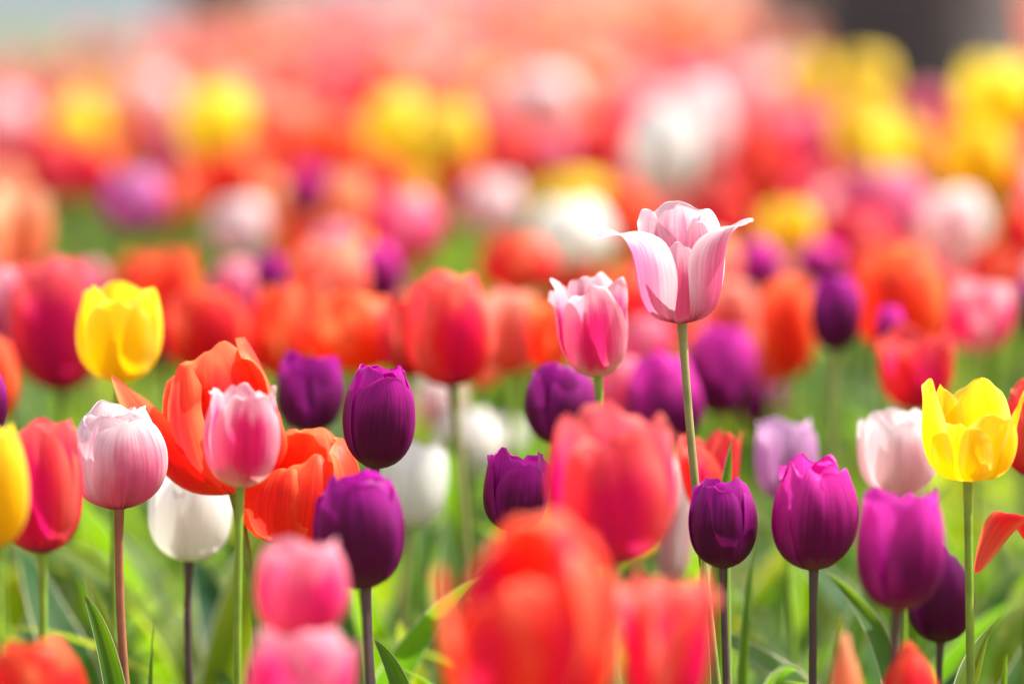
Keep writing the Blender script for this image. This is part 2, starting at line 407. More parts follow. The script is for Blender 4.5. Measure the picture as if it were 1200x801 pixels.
def stem_geo(P, r0, r1, ns=10, n=16):
    """tube along a bezier through control points P"""
    t = np.linspace(0, 1, n); C = bez(P, t)
    T = np.gradient(C, axis=0); T /= np.linalg.norm(T, axis=1)[:, None]
    X = np.cross(T, (0, 1, 0)); X /= np.linalg.norm(X, axis=1)[:, None]
    Y = np.cross(T, X)
    a = np.linspace(0, 2 * math.pi, ns + 1)
    r = r0 + (r1 - r0) * t
    r = r * (1 + .35 * np.exp(-((1 - t) / .03) ** 2))
    V = C[:, None, :] + r[:, None, None] * (np.cos(a)[None, :, None] * X[:, None, :] + np.sin(a)[None, :, None] * Y[:, None, :])
    UV = np.stack([np.broadcast_to(a / 6.283, (n, ns + 1)), np.broadcast_to(t[:, None], (n, ns + 1))], -1)
    return V.reshape(-1, 3), grid_faces(n, ns + 1), UV.reshape(-1, 2)

def leaf_geo(rng, P, W, fold=.5, wave=.1, twist=0.0, nu=9, nv=22, face=(0, -1, 0), shape=.38):
    """leaf blade along bezier P; W half width; channelled towards face"""
    t = np.linspace(0, 1, nv); C = bez(P, t)
    T = np.gradient(C, axis=0); T /= np.linalg.norm(T, axis=1)[:, None]
    S = np.cross(T, face); S /= np.linalg.norm(S, axis=1)[:, None] + 1e-9
    Nn = np.cross(S, T)
    tw = twist * t
    S2 = S * np.cos(tw)[:, None] + Nn * np.sin(tw)[:, None]
    N2 = -S * np.sin(tw)[:, None] + Nn * np.cos(tw)[:, None]
    wv = np.where(t < shape, .45 + .55 * np.sin(t / shape * math.pi / 2), np.cos(np.clip((t - shape) / (1 - shape), 0, 1) * math.pi / 2) ** .85) * W
    u = np.linspace(-1, 1, nu)
    ph = rng.uniform(0, 6.28, 3)
    off = fold * np.abs(u)[None, :] ** 1.4 * wv[:, None] * (1 - .45 * t[:, None])
    off = off + wave * W * (u[None, :] ** 2) * np.sin(t[:, None] * 14 + ph[0] + np.sign(u)[None, :] * ph[1]) * np.sin(t[:, None] * 3.14)
    lat = u[None, :] * wv[:, None] * math.cos(min(fold, 1) * .5)
    V = C[:, None, :] + lat[..., None] * S2[:, None, :] + off[..., None] * N2[:, None, :]
    UV = np.stack([np.broadcast_to((u + 1) / 2 * .998 + .001, (nv, nu)), np.broadcast_to(t[:, None], (nv, nu))], -1)
    return V.reshape(-1, 3), grid_faces(nv, nu), UV.reshape(-1, 2)

def random_leaf(rng, az, L=.27, lean=.5, W=.019):
    dx, dy = math.cos(az), math.sin(az)
    l = L * rng.uniform(.8, 1.1); h = l * math.cos(lean * .75); o = l * math.sin(lean)
    side = rng.uniform(-.15, .15) * l
    P = [(0, 0, 0), (dx * .01, dy * .01, h * .4), (dx * o * .35, dy * o * .35, h * .85), (dx * o - dy * side, dy * o + dx * side, h * rng.uniform(.85, 1.05))]
    return leaf_geo(rng, P, W * rng.uniform(.75, 1.25), rng.uniform(.3, .8), rng.uniform(.05, .3), rng.uniform(-.9, .9), face=(-dx, -dy, .25))

# shared leaf meshes
lrng = np.random.default_rng(5)
LEAVES = []
for i in range(14):
    g = random_leaf(lrng, 0.0, L=lrng.uniform(.24, .32), lean=lrng.uniform(.2, .75), W=lrng.uniform(.014, .023))
    LEAVES.append(mesh_from('leaf', *g, mats=(M_LEAFY if i % 4 == 0 else M_LEAF,)))

prand = random.Random(11)
def tulip(px, ytop, ybot, wpx, kind, d, label, style='cup', stem='green', foot=None, tilt=0.0, lean=0.0, group=None,
          leaves=3, seed=None, fine=None, phi0=None, bend=0.0, ruf=.028, blur=True, leaf_az=None):
    """one tulip whose head is px wide wpx between ytop and ybot; foot = px offset of the foot from the head"""
    seed = seed if seed is not None else prand.randrange(10 ** 6)
    rng = np.random.default_rng(seed)
    if blur:                      # the outline in the photograph includes the out-of-focus rim
        b = 0.0714 * abs(1 - 1 / d) / MM * .28
        wpx -= b; ytop += b * .5; ybot -= b * .5
    hb = at(px, ybot, d)
    if not tilt and not lean: tilt, lean = rng.uniform(-.09, .09), rng.uniform(-.08, .08)
    if not bend: bend = rng.uniform(-.6, .6)
    R = wpx / 2 * MM * d; H = (ybot - ytop) * MM * d
    fx = rng.uniform(-.02, .02) if foot is None else foot * MM * d
    root = bpy.data.objects.new('tulip', None); root.empty_display_size = .05
    COL.objects.link(root)
    root.location = (hb.x + fx, hb.y + rng.uniform(-.01, .01), 0)
    hl = hb - root.location
    if fine is None: fine = abs(1 - d) < .12
    V, F, U = head_mesh(style, kind, seed, fine, phi0, ruf)
    V = V * np.array((R, R, H))
    mh = mesh_from('flower_head', V, F, U, mats=(PM[kind],))
    ho = link('flower_head', mh, root, hl, (lean, tilt, 0))
    # stem: leaves the head along its axis
    ax = Matrix.Rotation(tilt, 3, 'Y') @ Matrix.Rotation(lean, 3, 'X') @ Vector((0, 0, 1))
    p3 = np.array(hl) ; ax = np.array(ax)
    P = [(0, 0, -.01), (bend * .02, 0, hl.z * .35), tuple(p3 - ax * hl.z * .38 + np.array((bend * .02, 0, 0))), tuple(p3 + ax * .004)]
    sr = R * .055 + .0011
    ms = mesh_from('stem', *stem_geo(P, sr * 1.35, sr * .95, n=22 if fine else 12), mats=(SM[stem],))
    link('stem', ms, root)
    a0 = rng.uniform(0, 6.28)
    for i in range(leaves):
        lo = link('leaf', LEAVES[rng.integers(len(LEAVES))], root, (0, 0, 0), (0, 0, a0 + i * 2.2 + rng.uniform(-.4, .4)))
        s = rng.uniform(.95, 1.28) if d > 1.03 else rng.uniform(.85, 1.1); lo.scale = (s, s, s)
    root['label'] = label; root['category'] = 'tulip'
    if group: root['group'] = group
    root['_k'] = kind
    return root
def hero_leaf(root, pts, W, m=None, fold=.5, wave=.12, twist=0.0, face=(0, -1, .1), shape=.38, seed=1):
    """a leaf of this tulip that rises through the given (px, py, d) places"""
    rng = np.random.default_rng(seed)
    P = [tuple(Vector((0, 0, 0)))] + [tuple(at(*p) - root.location) for p in pts]
    me = mesh_from('leaf', *leaf_geo(rng, P, W * MM, fold, wave, twist, 11, 34, face, shape), mats=(m or M_LEAF,))
    return link('leaf', me, root)

# ------------------------------------------------------------------ the setting
def sheet(name, pts, z, m):
    me = bpy.data.meshes.new(name); me.from_pydata([(x, y, z) for x, y in pts], [], [tuple(range(len(pts)))]); me.materials.append(m)
    o = link(name, me); o['kind'] = 'structure'; return o
sheet('lawn', [(-1500, -1500), (1500, -1500), (1500, 1500), (-1500, 1500)], 0, M_LAWN)
def edge_y(x):
    pts = [(-7, 7.9), (-.85, 8.5), (-.74, 9.5), (-.6, 10.7), (-.25, 11.8), (.6, 14.2), (7, 15.2)]
    for (a, b), (c, e) in zip(pts, pts[1:]):
        if a <= x <= c: return b + (e - b) * (x - a) / (c - a)
    return 8.5
# soil with a gently lumpy surface
gx, gy = np.linspace(0, 1, 90), np.linspace(0, 1, 120)
rs = np.random.default_rng(3)
V = []
for j in gy:
    for i in gx:
        x = -7 + 14 * i; y0 = 1.2; y = y0 + (edge_y(x) - y0) * j
        e = min(1, 8 * min(i, 1 - i, j, 1 - j))
        V.append((x, y, .004 + e * (.012 + .012 * rs.random())))
bedo = link('flower_bed_soil', mesh_from('flower_bed_soil', V, grid_faces(120, 90), mats=(M_SOIL,))); bedo['kind'] = 'structure'
sheet('path', [(-60, 19.0), (60, 25.0), (60, 36), (-60, 32)], .004, M_PATH)

def tree(px, d, wpx, label, seed, hh=9.0):
    rng = np.random.default_rng(seed)
    p = at(px, 0, d); r = wpx / 2 * MM * d
    root = bpy.data.objects.new('tree', None); COL.objects.link(root); root.location = (p.x, p.y, 0)
    parts = []
    n, ns = 26, 24
    t = np.linspace(0, 1, n); a = np.linspace(0, 2 * math.pi, ns + 1)
    rr = r * (1 - .72 * t) * (1 + .8 * np.exp(-t * hh / .18))
    A_, T_ = np.meshgrid(a, t)
    Rr = rr[:, None] * (1 + .05 * np.sin(A_ * 5 + T_ * 6) + .03 * np.sin(A_ * 11 - T_ * 20))
    cx = .25 * np.sin(t * 3) * t; Vv = np.stack([Rr * np.cos(A_) + cx[:, None], Rr * np.sin(A_), T_ * hh - .02], -1).reshape(-1, 3)
    parts.append((Vv, grid_faces(n, ns + 1), np.zeros((len(Vv), 2))))
    tips = []
    for i in range(12):
        z = hh * rng.uniform(.5, .97); az = rng.uniform(0, 6.28); L = rng.uniform(1.0, 2.3)
        b = np.array((.25 * math.sin(z / hh * 3) * z / hh, 0, z))
        e = b + np.array((math.cos(az) * L, math.sin(az) * L, L * rng.uniform(.3, .8)))
        parts.append(stem_geo([b, (b + e) / 2 + (0, 0, .15), e], r * .28, r * .06, 8, 8)); tips += [e, (b + e) / 2]
    V, F, U = cat_parts(parts)
    link('trunk', mesh_from('trunk', V, F, U, mats=(M_BARK,)), root)
    q = []; 
    C = np.array(tips)[rng.integers(len(tips), size=2600)] + rng.normal(0, .42, (2600, 3))
    for c in C:
        s = rng.uniform(.05, .1); u1 = rng.normal(size=3); u1 /= np.linalg.norm(u1); u2 = np.cross(u1, rng.normal(size=3)); u2 /= np.linalg.norm(u2)
        q += [c - u1 * s, c + u2 * s * .5, c + u1 * s, c - u2 * s * .5]
    F = np.arange(len(q)).reshape(-1, 4)
    link('crown', mesh_from('crown', q, F, mats=(M_CROWN,), smooth=False), root)
    root['label'] = label; root['category'] = 'tree'
tree(1081, 2.62, 240, 'thick dark grey tree trunk rising straight behind the yellow tulips', 1)
tree(925, 3.0, 84, 'slimmer grey tree trunk at the far end of the bed, beside the thick dark trunk', 2, 8)
tree(262, 6.0, 85, 'distant dark tree trunk out on the lawn beyond the flower bed', 3, 9)

# ------------------------------------------------------------------ tulips in and near the plane of focus
T = {}
G = 'tulips in the sharp rows'
T['lily'] = tulip(799, 241, 378, 102, 'blush', 1.0, 'tall pale pink tulip with flared pointed petals standing above all the others', 'lily', 'olive', foot=75, leaves=2, seed=21, tilt=R_(-2.0), bend=.3)
T['yel_l'] = tulip(139, 333, 448, 103, 'yellow', 1.07, 'closed bright yellow tulip rising above the round pale pink one', 'goblet', 'green', foot=-2, seed=5, phi0=A(-90), ruf=.03)
T['pink_l'] = tulip(140, 476, 595, 112, 'palepink', 1.0, 'round pale pink tulip with white petal edges on a reddish brown stem', 'cup', 'brown', foot=70, seed=8, phi0=A(-60), bend=-.5, leaves=2)
T['white_l'] = tulip(221, 548, 658, 98, 'white', 1.05, 'white tulip tucked under the wide open orange-red tulip', 'goblet', 'dark', foot=36, seed=9, phi0=A(-95))
T['openred'] = tulip(274, 408, 577, 128, 'orange', 1.02, 'large floppy orange-red tulip with one petal splayed out sideways', 'openred', 'green', foot=-2, seed=31, tilt=R_(-10), blur=False)
T['pinkfr'] = tulip(281, 456, 571, 90, 'hotpink', .97, 'pink tulip with white frilled rim in front of the large floppy orange-red tulip', 'goblet', 'green', foot=-8, seed=14, phi0=A(-75), ruf=.07)
T['folded'] = tulip(346, 505, 640, 130, 'orange', 1.02, 'orange-red tulip with folded petals, low between the frilled pink and purple tulips', 'folded', 'green', foot=-20, seed=33, tilt=R_(7), blur=False)
T['pur_a'] = tulip(440, 429, 548, 84, 'purple', 1.0, 'deep purple tulip standing directly above another purple one, tiny pale rim on its petals', 'cup', 'dark', foot=75, seed=41, phi0=A(-80))
T['pur_b'] = tulip(361, 415, 508, 84, 'purple', 1.10, 'soft purple tulip between the floppy orange-red tulip and a sharper purple one', 'goblet', 'dark', foot=6, seed=42)
T['white_m'] = tulip(480, 515, 622, 84, 'white', 1.13, 'white tulip half hidden behind two purple tulips', 'goblet', 'olive', foot=10, seed=43)
T['pur_c'] = tulip(427, 556, 690, 108, 'purple', .955, 'wide dark purple tulip above the two blurred pink foreground tulips', 'cup', 'dark', foot=8, seed=44, phi0=A(-100))
T['fpink_a'] = tulip(352, 632, 752, 112, 'rose', .87, 'blurred pink tulip close to the camera, upper of the two stacked pink ones', 'goblet', 'green', foot=-3, seed=45)
T['fpink_b'] = tulip(347, 738, 860, 130, 'rose', .85, 'blurred pink tulip at the lower edge, lower of the two stacked pink ones', 'goblet', 'green', foot=0, seed=46)
T['fred_l'] = tulip(38, 748, 872, 122, 'orange', .88, 'blurred orange-red tulip whose top just shows in the bottom corner', 'cup', 'green', foot=0, seed=47)
T['fyel_l'] = tulip(-4, 500, 642, 84, 'yellow', .92, 'yellow tulip cut by the picture edge in front of a red tulip', 'cup', 'green', foot=0, seed=48)
T['red_l'] = tulip(50, 490, 648, 106, 'rosered', .955, 'big red tulip with crimson centre stripe behind the cut-off yellow tulip', 'goblet', 'green', foot=-14, seed=49, phi0=A(-95))
T['pur_edge'] = tulip(-30, 425, 520, 72, 'purple', 1.0, 'purple tulip of which only a sliver shows at the picture edge', 'cup', 'dark', seed=50)
T['pur_d'] = tulip(600, 530, 622, 76, 'purple', 1.0, 'small dark purple tulip just above the big blurred red foreground tulip', 'goblet', 'dark', foot=12, seed=51, phi0=A(-70), ruf=.05)
T['pur_e'] = tulip(655, 424, 522, 86, 'purple', 1.07, 'round purple tulip beneath the hot pink and white tulip', 'cup', 'dark', foot=5, seed=52)
T['hotp'] = tulip(701, 324, 441, 92, 'hotpink', 1.03, 'hot pink tulip with white streaks and cream base beside the tall pale pink one', 'wide', 'green', foot=8, seed=53, phi0=A(-95), ruf=.06)
T['fred_m'] = tulip(722, 483, 663, 152, 'rosered', .90, 'large blurred red tulip close up with a pink flame down its middle', 'goblet', 'olive', foot=22, seed=54, phi0=A(-90), ruf=.055)
T['fred_b'] = tulip(618, 606, 862, 192, 'red', .81, 'largest blurred orange-red tulip at the bottom, nearest the camera', 'folded', 'olive', foot=10, seed=55)
T['fred_c'] = tulip(776, 672, 850, 116, 'rosered', .85, 'blurred red tulip low in front, under the one with the pink flame', 'wide', 'olive', foot=0, seed=56, ruf=.07)
T['pur_f'] = tulip(847, 562, 665, 80, 'purple', .99, 'neat dark purple tulip on a thin dark stem, beside the tall tulip\'s stem', 'cup', 'dark', foot=10, seed=57, phi0=A(-115))
T['mag_a'] = tulip(954, 541, 667, 100, 'magenta', .985, 'sharp magenta-purple tulip with shiny pink upper petals and straight thin stem', 'cup', 'dark', foot=16, seed=58, phi0=A(-70), ruf=.06)
T['mag_b'] = tulip(1052, 572, 716, 108, 'magenta', .93, 'broad magenta tulip in front of the pale pink one and the dark purple one', 'goblet', 'dark', foot=22, seed=59)
T['pur_g'] = tulip(1103, 645, 753, 78, 'purple', 1.04, 'purple tulip peeping out lower behind the broad magenta tulip', 'egg', 'dark', foot=14, seed=60)
T['pinkw_r'] = tulip(1053, 482, 582, 92, 'whitepink', 1.06, 'pale pink tulip with whitish rim next to the open yellow tulip', 'goblet', 'green', foot=4, seed=61)
T['yel_r'] = tulip(1134, 446, 562, 106, 'yellow', .99, 'open yellow tulip with pointed petals and pale inside', 'openyellow', 'green', foot=4, seed=62, blur=False)
T['red_r'] = tulip(1213, 445, 560, 86, 'red', 1.04, 'red tulip cut by the picture edge behind the open yellow tulip', 'cup', 'green', seed=63)
T['droop'] = tulip(1238, 562, 668, 78, 'orange', 1.0, 'orange tulip at the edge with one drooping petal reaching in', 'droop', 'green', seed=64, leaves=1)
T['red_p'] = tulip(836, 506, 600, 82, 'red', 1.07, 'small vivid red tulip behind the tall tulip\'s stem and a green leaf tip', 'open', 'green', seed=65)
T['white_n'] = tulip(786, 530, 690, 48, 'whitepink', 1.12, 'narrow whitish tulip mostly hidden behind the blurred red one', 'goblet', 'green', seed=66)
T['bud'] = tulip(992, 738, 870, 44, 'peach', .90, 'slim yellowish orange bud with a yellow-green point at the bottom', 'bud', 'green', seed=67, leaves=1)
T['orange_b'] = tulip(1064, 752, 850, 72, 'orange', .92, 'orange-red tulip tip poking up at the bottom under the magenta tulip', 'bud', 'green', seed=68, leaves=1)
T['lilac'] = tulip(920, 490, 590, 76, 'lilac', 1.11, 'soft lilac tulip behind the sharp magenta-purple one', 'goblet', 'green', seed=69)
T['red_q'] = tulip(1074, 385, 482, 98, 'red', 1.16, 'soft red tulip directly above the pale pink one with whitish rim', 'wide', 'green', seed=70)

# leaves that stand out in the photograph, each on the tulip it grows from
hero_leaf(T['pink_l'], [(150, 900, 1.0), (128, 740, 1.0), (98, 697, 1.0)], 17, M_LEAF, .9, .1, .3, (.8, -1, .2), .5, 1)
hero_leaf(T['pink_l'], [(170, 860, 1.02), (178, 790, 1.02), (181, 718, 1.03)], 7, M_LEAF, .6, .05, .4, (-1, -1, .2), .5, 2)
hero_leaf(T['pink_l'], [(170, 880, 1.05), (130, 740, 1.06), (97, 662, 1.07)], 13, M_LEAFY, .6, .1, .5, (.4, -1, .2), .5, 3)
hero_leaf(T['pur_a'], [(500, 880, 1.0), (468, 790, 1.0), (438, 748, 1.0)], 20, M_LEAF, .9, .06, .2, (.9, -1, .2), .45, 4)
hero_leaf(T['lily'], [(835, 1000, 1.02), (838, 640, 1.02), (858, 514, 1.03)], 17, M_LEAF, .5, .1, .7, (.1, -1, .1), .5, 5)
hero_leaf(T['bud'], [(985, 900, .95), (978, 780, .95), (985, 716, .95)], 9, M_LEAFY, .5, .1, .5, (.4, -1, .1), .5, 15)
hero_leaf(T['lily'], [(800, 1000, 1.0), (815, 700, 1.0), (824, 640, 1.0)], 17, M_LEAFY, .8, .12, -.3, (.9, -1, .2), .5, 6)
hero_leaf(T['pur_f'], [(875, 900, 1.05), (872, 700, 1.05), (893, 600, 1.06)], 13, M_LEAF, .8, .05, .5, (-.9, -1, .2), .5, 7)
hero_leaf(T['pur_f'], [(850, 950, .97), (905, 770, .96), (938, 785, .95)], 26, M_LEAF, .7, .25, 1.0, (0, -1, .7), .5, 8)
hero_leaf(T['mag_b'], [(1110, 900, 1.0), (1130, 770, 1.0), (1172, 722, 1.02)], 22, M_LEAFY, .7, .15, .4, (-.6, -1, .4), .5, 9)
hero_leaf(T['mag_b'], [(1085, 850, 1.02), (1060, 740, 1.04), (965, 668, 1.05)], 16, M_LEAF, .7, .15, .6, (.3, -1, .6), .5, 10)
hero_leaf(T['yel_r'], [(1170, 900, 1.02), (1178, 800, 1.02), (1180, 765, 1.02)], 7, M_LEAF, .7, .1, .4, (-.4, -1, .2), .5, 11)
hero_leaf(T['white_m'], [(520, 850, 1.15), (540, 700, 1.15), (520, 585, 1.17)], 24, M_LEAF, .5, .1, .4, (.4, -1, .2), .5, 12)
hero_leaf(T['pur_c'], [(420, 860, 1.12), (395, 740, 1.12), (400, 690, 1.12)], 30, M_LEAF, .4, .1, .4, (.2, -1, .2), .5, 13)

# ------------------------------------------------------------------ tulips behind the plane of focus that the photograph shows one by one
MID = [
 (322,338,440,70,'orange',1.25,'cup','green','blurred orange tulip above the soft purple tulip, behind the row',None),
 (274,378,452,62,'rosered',1.27,'cup','green','rosy red tulip peeking over the top of the large floppy orange-red one',None),
 (560,372,452,62,'salmon',1.25,'goblet','green','coral tulip tucked behind the crimson-striped red one, stem side',None),
 (905,362,448,74,'salmon',1.3,'cup','green','coral-orange tulip between the magenta-mauve one and the dark purple one with lilac tips',None),
 (1112,318,400,66,'rosered',1.33,'cup','green','rosy red tulip between the large rounded orange-red one and the pale-rimmed pink one',None),
 (160,300,372,60,'orange',1.4,'cup','green','orange tulip rising behind the closed yellow one',None),
 (755,372,440,60,'rose',1.3,'cup','green','pink tulip in the gap between the hot pink and the tall pale pink ones',None),
 (890,430,500,56,'magenta',1.33,'cup','dark','faint mauve tulip low behind the lilac one',None),
 (530,326,447,98,'rosered',1.13,'cup','olive','soft red tulip with a crimson stripe, largest of the cluster above the purple tulips',A(-70)),
 (418,348,434,108,'orange',1.2,'cup','green','blurred orange-red tulip just above the two purple ones',None),
 (478,352,440,66,'red',1.18,'cup','green','dark red tulip squeezed between the orange-red and the crimson-striped one',None),
 (72,312,452,104,'rosered',1.2,'cup','green','large blurred red tulip beside the closed yellow one',A(-90)),
 (202,292,382,68,'orange',1.3,'goblet','green','blurred square-topped orange tulip up beside the closed yellow one',None),
 (238,340,432,90,'orange',1.24,'cup','green','blurred orange-red tulip just above the large floppy one',None),
 (22,222,332,86,'peach',1.38,'open','green','peach and orange tulip with splayed petals near the picture edge',None),
 (6,320,414,56,'hotpink',1.2,'goblet','green','pink and white tulip cut by the picture edge, under the peach one',None),
 (-6,400,490,60,'orange',1.15,'cup','green','orange tulip at the picture edge above the cut-off yellow tulip',None),
 (105,305,370,50,'rose',1.4,'cup','green','rose-mauve tulip peeking behind the large blurred red one',None),
 (319,298,364,44,'purple',1.32,'cup','dark','small blurred dark purple tulip left of the salmon-pink one',None),
 (384,283,374,88,'salmon',1.3,'cup','green','salmon-pink tulip with rounded top, beside the small dark purple one',None),
 (448,288,358,56,'magenta',1.35,'cup','green','bright magenta tulip tucked beside the salmon-pink one',None),
 (276,305,378,64,'rose',1.36,'cup','green','rose-red tulip between the orange ones and the small dark purple one',None),
 (604,275,345,92,'orange',1.4,'cup','green','bright orange tulip on the green gap below the cream one',None),
 (598,342,436,70,'salmon',1.22,'goblet','green','salmon-orange tulip with cream rim right of the crimson-striped one',None),
 (642,345,432,62,'orange',1.18,'open','green','orange-red tulip touching the hot pink and white one',None),
 (842,385,484,80,'magenta',1.22,'cup','green','blurred magenta-mauve tulip beside the upper part of the tall stem',None),
 (778,420,520,84,'magenta',1.15,'cup','dark','dark magenta tulip crossed by the tall tulip\'s stem',None),
 (722,418,498,58,'rose',1.2,'cup','green','pink tulip between the round purple and the dark magenta ones',None),
 (978,325,410,58,'purple',1.2,'cup','olive','blurred dark purple tulip with lilac tips, alone above the green gap',None),
 (962,283,335,60,'magenta',1.42,'cup','green','small bright magenta tulip just above the dark purple one with lilac tips',None),
 (893,282,350,54,'magenta',1.36,'cup','green','magenta tulip right beside the flared petal of the tall one',None),
 (926,330,438,66,'orange',1.28,'cup','olive','orange-salmon tulip beside the dark purple one with lilac tips',None),
 (860,330,408,70,'salmon',1.33,'cup','green','salmon-orange tulip just right of the tall tulip\'s stem top',None),
 (1060,292,412,104,'orange',1.24,'cup','green','large rounded orange-red tulip above the soft red one',None),
 (1042,358,408,34,'magenta',1.18,'cup','green','tiny magenta tulip in front of the large rounded orange-red one',None),
 (1146,330,412,74,'hotpink',1.25,'goblet','green','pink tulip with a pale rim above the open yellow one',None),
 (1166,285,350,72,'orange',1.4,'cup','green','orange tulip directly above the pink one with a pale rim',None),
 (1198,240,310,50,'red',1.4,'cup','green','red tulip cut by the picture edge above the green gap',None),
 (1203,330,400,30,'purple',1.3,'cup','dark','thin purple tulip cut by the picture edge beside the pink one',None),
 (1122,222,302,84,'whitepink',1.5,'cup','green','whitish pink tulip below the deep yellow one',None),
 (922,238,308,64,'yellow',1.5,'cup','green','small olive-yellow tulip between the coral and magenta ones',None),
 (1030,196,290,110,'rose',1.55,'cup','green','coral-pink tulip below the group of yellow ones',None),
 (1000,240,322,90,'rosered',1.48,'cup','green','coral-red tulip partly covering the coral-pink one',None),
 (668,233,312,98,'white',1.52,'cup','green','cream-white tulip just left of the tall one\'s flower',None),
 (674,203,250,78,'yellow',1.72,'cup','green','golden tulip peeping over the cream-white one',None),
 (470,224,306,90,'rose',1.5,'cup','green','rosy pink tulip above the green gap in the middle of the bed',None),
 (576,204,276,76,'whitepink',1.62,'cup','green','greyish white tulip between the rosy pink and the cream-white ones',None),
 (154,198,274,76,'mauve',1.5,'cup','green','mauve-pink tulip above the green patch near the bed\'s end',None),
 (278,230,306,72,'whitepink',1.55,'cup','green','cream tulip standing behind the orange-red ones',None),
 (318,204,268,52,'peach',1.62,'cup','green','peach tulip leaning over the cream one',None),
 (190,158,212,50,'purple',1.8,'cup','dark','dark purple blurred tulip just above the mauve-pink one',None),
 (362,190,262,50,'magenta',1.62,'cup','dark','plum tulip between the peach one and the rosy pink one',None),
 (402,200,290,60,'peach',1.5,'cup','green','brownish orange tulip beside the rosy pink one',None),
 (248,104,184,80,'yellow',1.78,'cup','green','round golden yellow tulip standing alone in the far rows',None),
 (90,118,182,64,'yellow',1.95,'cup','green','faint amber tulip in the far rows near the lawn',None),
 (470,112,196,76,'yellow',1.75,'cup','green','yellow tulip of the large bright pair, the one nearer the lawn',None),
 (520,122,204,76,'yellow',1.68,'cup','green','yellow tulip of the large bright pair, the one farther from the lawn',None),
 (180,80,150,70,'whitepink',2.1,'cup','green','pale blush tulip above the mauve-pink one in the far rows',None),
 (632,80,152,100,'whitepink',1.95,'cup','green','pale blush tulip above the greyish white one in the far rows',None),
 (700,72,124,66,'peach',2.1,'cup','green','pale apricot tulip beside the pale blush one in the far rows',None),
 (775,122,232,84,'white',1.62,'cup','green','large cream-white tulip directly above the tall one\'s flower',None),
 (826,96,200,84,'whitepink',1.7,'cup','green','pinkish white tulip overlapping the large cream-white one',None),
 (1016,62,128,66,'yellow',1.85,'cup','green','topmost yellow tulip in front of the thick tree trunk',None),
 (1012,112,190,74,'yellow',1.7,'cup','green','middle yellow tulip of the group below the thick tree trunk',None),
 (1056,138,216,68,'yellow',1.64,'open','green','lowest, palest yellow tulip of the group below the thick tree trunk',None),
 (950,60,128,60,'yellow',2.0,'cup','green','dull golden tulip left of the thick tree trunk',None),
 (1166,72,156,84,'yellow',1.72,'cup','green','yellow tulip at the foot of the thick tree trunk\'s far side',None),
 (1148,148,230,78,'yellow',1.6,'cup','green','deep golden tulip under the yellow one by the trunk\'s far side',None),
 (1085,100,160,56,'rose',1.9,'cup','green','hot pink tulip in front of the middle of the thick tree trunk',None),
 (1100,150,215,60,'salmon',1.75,'cup','green','coral tulip between the yellow groups under the thick trunk',None),
 (1125,118,170,56,'red',1.8,'cup','green','red tulip between the hot pink one and the yellow one by the trunk',None),
 (890,150,250,80,'red',1.7,'cup','green','vivid red tulip next to the large white ones',None),
 (930,120,210,84,'rose',1.85,'cup','green','pink tulip under the dull golden one',None),
 (545,480,560,80,'white',1.25,'cup','green','low blurred white tulip behind the small dark purple one',None),
 (512,440,500,60,'whitepink',1.35,'cup','green','low blurred cream tulip beneath the crimson-striped one',None),
 (590,490,540,56,'white',1.4,'cup','green','second low blurred white tulip, just above the small dark purple one',None),
 (50,150,245,80,'red',1.7,'cup','green','brick red tulip under the faint amber one',None),
 (110,165,240,66,'red',1.72,'cup','green','coral red tulip beside the mauve-pink one',None),
 (10,190,250,60,'peach',1.6,'cup','green','amber-orange tulip at the picture edge above the peach one',None),
 (275,170,245,84,'orange',1.7,'cup','green','bright orange-red tulip under the round golden yellow one',None),
 (330,110,190,80,'salmon',1.85,'cup','green','salmon tulip beside the round golden yellow one',None),
 (385,130,210,80,'orange',1.8,'cup','green','orange tulip between the salmon one and the bright yellow pair',None),
 (430,175,240,70,'red',1.7,'cup','green','red tulip under the bright yellow pair, lawn side',None),
 (545,180,262,76,'orange',1.68,'cup','green','orange tulip under the bright yellow pair, trunk side',None),
 (600,150,215,76,'red',1.8,'cup','green','red tulip below the pale blush one in the far rows',None),
 (650,150,210,70,'rose',1.85,'cup','green','pink tulip above the golden one that peeps over the cream-white',None),
 (705,140,215,70,'red',1.75,'cup','green','crimson tulip between the pale blush and the large cream-white one',None),
 (730,215,290,66,'orange',1.6,'cup','green','orange tulip behind the tall tulip\'s flared petal',None),
 (860,225,290,60,'red',1.6,'cup','green','red tulip under the pinkish white one',None),
 (1190,180,240,50,'orange',1.6,'cup','green','orange tulip at the picture edge beside the deep golden one',None),
]
mid_pts = []
for (px, yt, yb, wd, kind, d, style, stem, label, p0) in MID:
    g_ = 1.24 if d > 1.4 and kind == 'yellow' else 1.12
    if kind == 'yellow' and d > 1.6: kind = 'lemon'
    g2 = (yb - yt) * (g_ - 1) * .5
    o = tulip(px, yt - g2, yb + g2, wd * g_, kind, d, label, style, stem, leaves=3, phi0=p0)
    mid_pts.append((px, (yt + yb) / 2, d, label))

